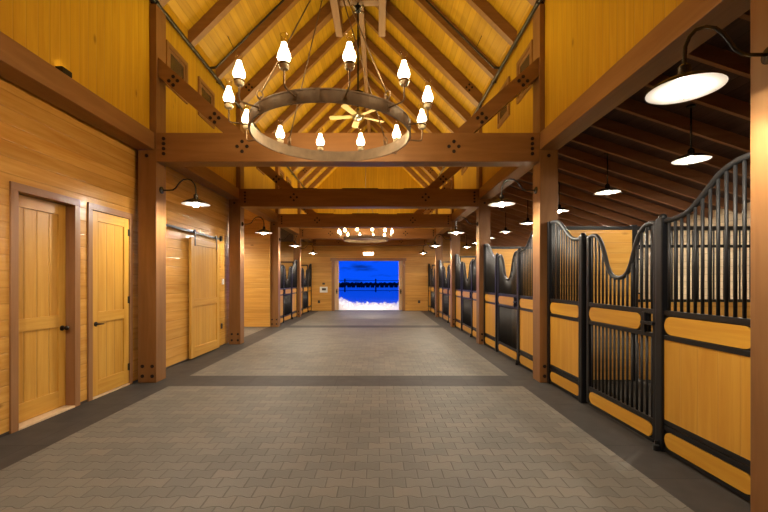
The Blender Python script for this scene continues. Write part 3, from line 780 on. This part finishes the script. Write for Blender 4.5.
for side in ('right', 'left'):
    for k, Y in enumerate(POSTS):
        x = XR if side == 'right' else XL
        rz = PI if side == 'right' else 0
        lab = 'black gooseneck lamp with round shade on the %s along the %s side' % (LW[k], side)
        if lamp is None: lamp = make_lamp(); lamp.location = (x, Y + PW / 2, 2.965); lamp.rotation_euler = (0, 0, rz); lamp['label'] = lab; lamp['group'] = 'gooseneck lamps on the posts'
        else: dup(lamp, (x, Y + PW / 2, 2.965), rz, lab)
# pendants over the stalls
def make_pendant():
    t = thing('stall_pendant_lamp', 'x', 'lamp')
    H = 0.66
    MB().lathe([(0.05, H), (0.05, H - 0.02), (0.02, H - 0.035)], n=16).build('ceiling_mount', M['shade_black'], t)
    MB().tube([(0, 0, H - 0.02), (0, 0, 0.09)], 0.010, 8).build('stem', M['shade_black'], t)
    sh = MB().lathe([(0.02, 0.12), (0.036, 0.10), (0.04, 0.05), (0.05, 0.04)], n=16).lathe([(0.045, 0.045), (0.09, 0.035), (0.15, 0.012), (0.20, -0.02), (0.205, -0.03)], n=32).build('shade', M['shade_black'], t)
    MB().lathe([(0.205, -0.031), (0.196, -0.026), (0.146, 0.004), (0.09, 0.027), (0.0001, 0.037)], n=32).build('shade_lining', M['white_enamel'], sh)
    MB().lathe([(0.0001, -0.06), (0.02, -0.058), (0.036, -0.043), (0.04, -0.02), (0.034, 0.005), (0.014, 0.03)], n=16).build('bulb', M['bulb'], sh)
    add_light('SPOT', 'lamp_light', (0, 0, -0.07), LAMPW * 1.0, WARM, t, spot_size=math.radians(172), spot_blend=0.35, shadow_soft_size=0.04)
    return t
pen = None
for i in range(8):
    Y = 5.0 + 1.83 * i
    lab = 'shaded lamp under the dark ceiling above the right stalls, %s from the camera' % ORD[i]
    if pen is None: pen = make_pendant(); pen.location = (3.95, Y, 3.11); pen['label'] = lab; pen['group'] = 'lamps above the right stalls'
    else: dup(pen, (3.95, Y, 3.11), 0, lab)
for i, Y in enumerate((15.2, 18.9)):
    c = dup(pen, (-5.3, Y, 2.95), 0, 'shaded lamp above the %s stall on the left' % ('nearer', 'farther')[i])
c = dup(pen, (-5.3, 11.6, 2.95), 0, 'shaded lamp in the pine side aisle on the left')
for ch in c.children:
    if ch.type == 'LIGHT':
        ch.data = ch.data.copy(); ch.data.energy = LAMPW * 2.6

# ------------------------------------------------------------------ chandeliers
RR, RL = 0.856, 1.05
def make_chandelier(label):
    t = thing('ring_chandelier', label, 'chandelier', group='ring chandeliers')
    # ring band (origin at underside centre)
    n = 72; m = MB(); vs = []
    for (r, z) in ((RR, 0), (RR, 0.125), (RR - 0.014, 0.125), (RR - 0.014, 0)):
        pass
    m.lathe([(RR, 0.0), (RR, 0.125), (RR - 0.014, 0.125), (RR - 0.014, 0.0)], n=n, closed=True, smooth=False)
    m.lathe([(RR + 0.004, 0.0), (RR + 0.004, 0.014), (RR, 0.014), (RR, 0.0)], n=n, closed=True, smooth=False)
    m.lathe([(RR + 0.004, 0.111), (RR + 0.004, 0.125), (RR, 0.125), (RR, 0.111)], n=n, closed=True, smooth=False)
    m.build('ring_band', M['iron'], t)
    for i in range(4):
        a = i * PI / 2
        MB().box(RR, RR + 0.007, -0.02, 0.02, 0.002, 0.123).build('band_strap', M['iron'], t).rotation_euler = (0, 0, a - 0.02)
    # arms, cups, chimneys
    for i in range(12):
        a = -PI / 2 + PI / 12 + i * PI / 6
        ar = MB().tube([(RR, 0, 0.06), (RL - 0.03, 0, 0.06), (RL - 0.008, 0, 0.068), (RL, 0, 0.09), (RL, 0, 0.21)], 0.0085, 8)
        ar.box(RR, RR + 0.008, -0.018, 0.018, 0.035, 0.085)
        am = ar.build('arm', M['rod_iron'], t); am.rotation_euler = (0, 0, a)
        o = MB().lathe([(0.038, 0.238), (0.047, 0.242), (0.047, 0.252), (0.038, 0.256)], n=18).build('burner_cup', M['rod_iron'], am); o.location = (RL, 0, 0)
        o = MB().lathe([(0.012, 0.196), (0.032, 0.200), (0.043, 0.215), (0.044, 0.230), (0.036, 0.240)], n=18).build('glass_collar', M['frost'], am); o.location = (RL, 0, 0)
        o = MB().lathe([(0.036, 0.25), (0.046, 0.262), (0.060, 0.29), (0.062, 0.315), (0.052, 0.35), (0.037, 0.385), (0.030, 0.415), (0.029, 0.46), (0.033, 0.485)], n=20)
        o.f = [f for f in o.f if len(f) == 4]; o.m = o.m[:len(o.f)]; o.smooth = o.smooth[:len(o.f)]
        o = o.build('glass_chimney', M['glass'], am); o.location = (RL, 0, 0)
        o = MB().lathe([(0.033, 0.481), (0.036, 0.486), (0.033, 0.491), (0.030, 0.486)], n=20, closed=True).build('glass_rim', M['glass'], am); o.location = (RL, 0, 0)
        o = MB().lathe([(0.0001, 0.262), (0.030, 0.264), (0.052, 0.283), (0.057, 0.303), (0.049, 0.336), (0.034, 0.372), (0.026, 0.40), (0.022, 0.42), (0.0001, 0.428)], n=16).build('bulb', M['flame'], am); o.location = (RL, 0, 0)
        o['label'] = 'warm glowing bulb'
    # eye hooks, rods, hub, stem
    AP = 1.89
    for i in range(4):
        a = PI / 4 + i * PI / 2; x, y_ = (RR - 0.01) * math.cos(a), (RR - 0.01) * math.sin(a)
        lp = [(x + 0.032 * math.cos(2 * PI * j / 14) * math.cos(a), y_ + 0.032 * math.cos(2 * PI * j / 14) * math.sin(a), 0.185 + 0.04 * math.sin(2 * PI * j / 14)) for j in range(14)]
        hk = MB().tube(lp, 0.008, 6, closed=True)
        lp = [(x * 0.99 + 0.02 * math.cos(2 * PI * j / 12) * -math.sin(a), y_ * 0.99 + 0.02 * math.cos(2 * PI * j / 12) * math.cos(a), 0.145 + 0.028 * math.sin(2 * PI * j / 12)) for j in range(12)]
        hk.tube(lp, 0.007, 6, closed=True); hk.build('eye_hook', M['rod_iron'], t)
        MB().tube([(x * 0.98, y_ * 0.98, 0.215), (0.02 * math.cos(a), 0.02 * math.sin(a), AP)], 0.0075, 6).build('suspension_rod', M['rod_iron'], t)
    MB().lathe([(0.0001, AP - 0.05), (0.045, AP - 0.03), (0.05, AP + 0.02), (0.02, AP + 0.06), (0.0001, AP + 0.07)], n=16).build('hub', M['rod_iron'], t)
    top = 8.70 - 3.11
    MB().tube([(0, 0, AP + 0.05), (0, 0, top)], 0.010, 8).build('stem', M['rod_iron'], t)
    return t
ch = make_chandelier('large iron ring chandelier of glass chimney lamps hanging in the foreground')
ch.location = (XC - 0.045, 4.30, 3.11)
ch2 = dup(ch, (XC - 0.045, 15.35, 3.11), 0, 'small-looking far ring chandelier hanging in front of the end doorway')
for o, e in ((ch, 1.0), (ch2, 1.0)):
    for i in range(12):
        a = -PI / 2 + PI / 12 + i * PI / 6
        if i % 2 == 0 or o is ch:
            add_light('POINT', 'chimney_light', (RL * math.cos(a), RL * math.sin(a), 0.44), 13 * e * (1 if o is ch else 2), (1.0, 0.72, 0.38), o, shadow_soft_size=0.02)

# ------------------------------------------------------------------ ceiling fan
t = thing('ceiling_fan', 'ceiling fan on a long black rod high behind the near chandelier', 'fan', (XC - 0.03, 9.46, 5.50))
MB().tube([(0, 0, 0.08), (0, 0, 2.70)], 0.022, 10).build('downrod', M['black_steel'], t)
MB().lathe([(0.0001, 2.50), (0.05, 2.50), (0.07, 2.56), (0.08, 2.62), (0.0001, 2.62)], n=20).build('canopy', M['black_steel'], t)
br = MB()
for i in range(4):
    a = PI / 4 + i * PI / 2
    br.tube([(0.04 * math.cos(a), 0.04 * math.sin(a), 2.53), (0.19 * math.cos(a), 0.19 * math.sin(a), 2.57)], 0.028, 8)
br.build('mounting_bracket', M['silver'], t)
MB().lathe([(0.022, 0.60), (0.14, 0.56), (0.15, 0.52), (0.022, 0.50)], n=24).build('rod_collar', M['black_steel'], t)
MB().lathe([(0.0001, -0.12), (0.08, -0.11), (0.13, -0.06), (0.15, 0.0), (0.14, 0.07), (0.06, 0.13), (0.03, 0.2)], n=28).build('motor_housing', M['silver'], t)
for i in range(5):
    a = 0.5 + i * 2 * PI / 5
    bl = MB().prism([(0.16, -0.05), (0.28, -0.075), (0.66, -0.085), (0.70, -0.05), (0.70, 0.05), (0.66, 0.075), (0.28, 0.06), (0.16, 0.05)], 'z', -0.012, 0.0).build('blade', M['fan_blade'], t)
    bl.rotation_euler = (math.radians(10), 0, a)
# ------------------------------------------------------------------ uplights
UPC = (1.0, 0.79, 0.34)
up = thing('beam_uplight', 'small black uplight box sitting on top of the nearest left wall beam', 'uplight', (-3.445, 4.33, GZ1), group='uplights on the beams')
MB().box(-0.05, 0.03, -0.07, 0.07, 0.0, 0.06, ch=0.006).build('housing', M['black_steel'], up)
MB().box(-0.035, 0.02, -0.055, 0.055, 0.06, 0.063).build('lens', M['uplight_lens'], up)
UPB = [TIES[i] + 0.14 for i in range(5)] + [POSTS[0] + 0.14]
tsrc = None  # added uplights, hidden on top of the tie beams, brighten the roof
for i, Y in enumerate([POSTS[0]] + TIES):
    for j, x in enumerate((-2.0, -0.47, 1.06)):
        if i == 0: 
            continue
        lab = 'added hidden uplight brightening the roof from the %s tie beam, %s one across' % (ORD[i - 1], ('left', 'middle', 'right')[j])
        if tsrc is None:
            tsrc = thing('added_roof_uplight', lab, 'uplight', (x, Y + 0.2, TIEZ1), group='uplights on the beams')
            MB().box(-0.45, 0.45, -0.05, 0.05, 0.0, 0.05, ch=0.004).build('housing', M['black_steel'], tsrc)
            l = add_light('AREA', 'added_roof_glow', (0, 0, 0.065), 41, UPC, tsrc, shape='RECTANGLE', size=0.85, size_y=0.06)
            l.rotation_euler = (PI, 0, 0)
        else: dup(tsrc, (x, Y + 0.2, TIEZ1), 0, lab)

# ------------------------------------------------------------------ outside
g = MB(); g.add([(-120, 20.9, 0), (120, 20.9, 0), (120, 95, 0), (-120, 95, 0), (120, 240, 0.6), (-120, 240, 0.6)], [(0, 1, 2, 3), (3, 2, 4, 5)])
struct(g.build('ground', M['snow_field']))
# bank of broken snow by the door
nx, ny = 180, 70; vs = []; fs = []
from mathutils import noise
for j in range(ny):
    for i in range(nx):
        x = -6 + 12 * i / (nx - 1); y_ = 21.0 + 3.8 * j / (ny - 1)
        e = min(1, j / 5) * min(1, (ny - 1 - j) / 8)
        h = (0.09 + 0.16 * max(0, noise.noise((x * 2.3, y_ * 2.3, 0))) + 0.30 * max(0, noise.noise((x * 5, y_ * 5, 3))) + 0.10 * abs(noise.noise((x * 12, y_ * 12, 3)))) * e
        h *= 0.55 + 0.5 * j / ny
        if x < -1.6: h += 0.28 * min(1, (-1.6 - x) / 0.6) * e
        vs.append((x, y_, h + 0.003))
for j in range(ny - 1):
    for i in range(nx - 1):
        fs.append((j * nx + i, j * nx + i + 1, (j + 1) * nx + i + 1, (j + 1) * nx + i))
o = MB().add(vs, fs, 0, False).build('snow', M['snow'])
o['kind'] = 'stuff'; tag(o, 'bank of bright broken snow just outside the far doorway', 'snow')
# fence
t = thing('paddock_fence', 'dark post and rail fence across the snow outside', 'fence', (-2, 55, 0))
for z in (0.22, 0.95, 1.62): MB().box(-22, 22, -0.03, 0.03, z - 0.035, z + 0.035).build('fence_rail', M['fence_dark'], t)
for i in range(11):
    x = -2.75 + (i - 5) * 4.3
    MB().box(x - 0.09, x + 0.09, -0.09, 0.09, 0, 1.85, ch=0.01).build('fence_post', M['fence_dark'], t)
# distant bushes
bs = None
for i in range(44):
    x = -26 + i * 1.12
    if bs is None:
        m = MB()
        for k_ in range(9):
            cx, cy, cz = random.uniform(-0.8, 0.8), random.uniform(-0.4, 0.4), random.uniform(0.35, 0.95)
            m.ball((cx, cy, cz), random.uniform(0.35, 0.5), 9, 6)
        bm_v = [Vector(v) for v in m.v]
        m.v = [tuple(v + Vector((noise.noise(v * 4), noise.noise(v * 4 + Vector((5, 0, 0))), noise.noise(v * 4 + Vector((0, 9, 0))))) * 0.16) for v in bm_v]
        bs = m.build('leafless_bush', M['twig'])
        tag(bs, 'dark bush in the low row far beyond the snowy paddock', 'bush', 'dark bushes beyond the paddock'); bs.location = (x, 93, 0); bs.scale = (0.42, 1, 0.9)
    else:
        c = bs.copy(); COL.objects.link(c); c.location = (x, 93 + 2.2 * (i % 2), 0); c.scale = (random.uniform(0.6, 0.75), 1, random.uniform(0.95, 1.08))
# unseen lamp added outside to brighten the snow by the doorway
lo = dup(lamp, (-0.5, 20.78, 3.2), PI / 2, 'added unseen lamp outside, brightening the snow by the far doorway')
for c in lo.children:
    if c.type == 'LIGHT': c.data = c.data.copy(); c.data.energy = 330; c.data.color = (1.0, 0.85, 0.55)

# ------------------------------------------------------------------ world: deep blue dusk sky
wd = bpy.data.worlds.new('dusk_sky'); scene.world = wd; wd.use_nodes = True; nt = wd.node_tree
bg = nt.nodes['Background']; tc = N(nt, 'ShaderNodeTexCoord')
mp = N(nt, 'ShaderNodeMapping'); mp.inputs['Scale'].default_value = (9, 9, 42); nt.links.new(tc.outputs['Generated'], mp.inputs[0])
nz = N(nt, 'ShaderNodeTexNoise'); nz.inputs['Scale'].default_value = 1.4; nz.inputs['Detail'].default_value = 5; nt.links.new(mp.outputs[0], nz.inputs['Vector'])
rp = N(nt, 'ShaderNodeValToRGB'); nt.links.new(nz.outputs['Fac'], rp.inputs[0])
rp.color_ramp.elements[0].position = 0.33; rp.color_ramp.elements[0].color = (0.002, 0.03, 0.30, 1)
rp.color_ramp.elements[1].position = 0.5; rp.color_ramp.elements[1].color = (0.002, 0.080, 0.92, 1)
nt.links.new(rp.outputs[0], bg.inputs[0]); bg.inputs[1].default_value = 1.0

# ------------------------------------------------------------------ camera and view
cam = bpy.data.cameras.new('camera'); co = bpy.data.objects.new('camera', cam); COL.objects.link(co)
cam.sensor_width = 36; cam.lens = F / 768 * 36; cam.clip_start = 0.05; cam.clip_end = 500
cam.shift_x = (384 - VPX) / 768; cam.shift_y = (VPY - 256) / 768
co.location = (0, 0, CAMH); co.rotation_euler = (PI / 2, 0, 0)
scene.camera = co
scene.view_settings.view_transform = 'Standard'; scene.view_settings.look = 'None'
scene.view_settings.exposure = 0.08; scene.view_settings.gamma = 1.0; scene.view_settings.use_curve_mapping = False
scene.cycles.max_bounces = 10; scene.cycles.diffuse_bounces = 6; scene.cycles.glossy_bounces = 3; scene.cycles.transparent_max_bounces = 12
scene.cycles.caustics_reflective = False; scene.cycles.caustics_refractive = False
scene.cycles.sample_clamp_indirect = 6.0
scene.cycles.use_denoising = True
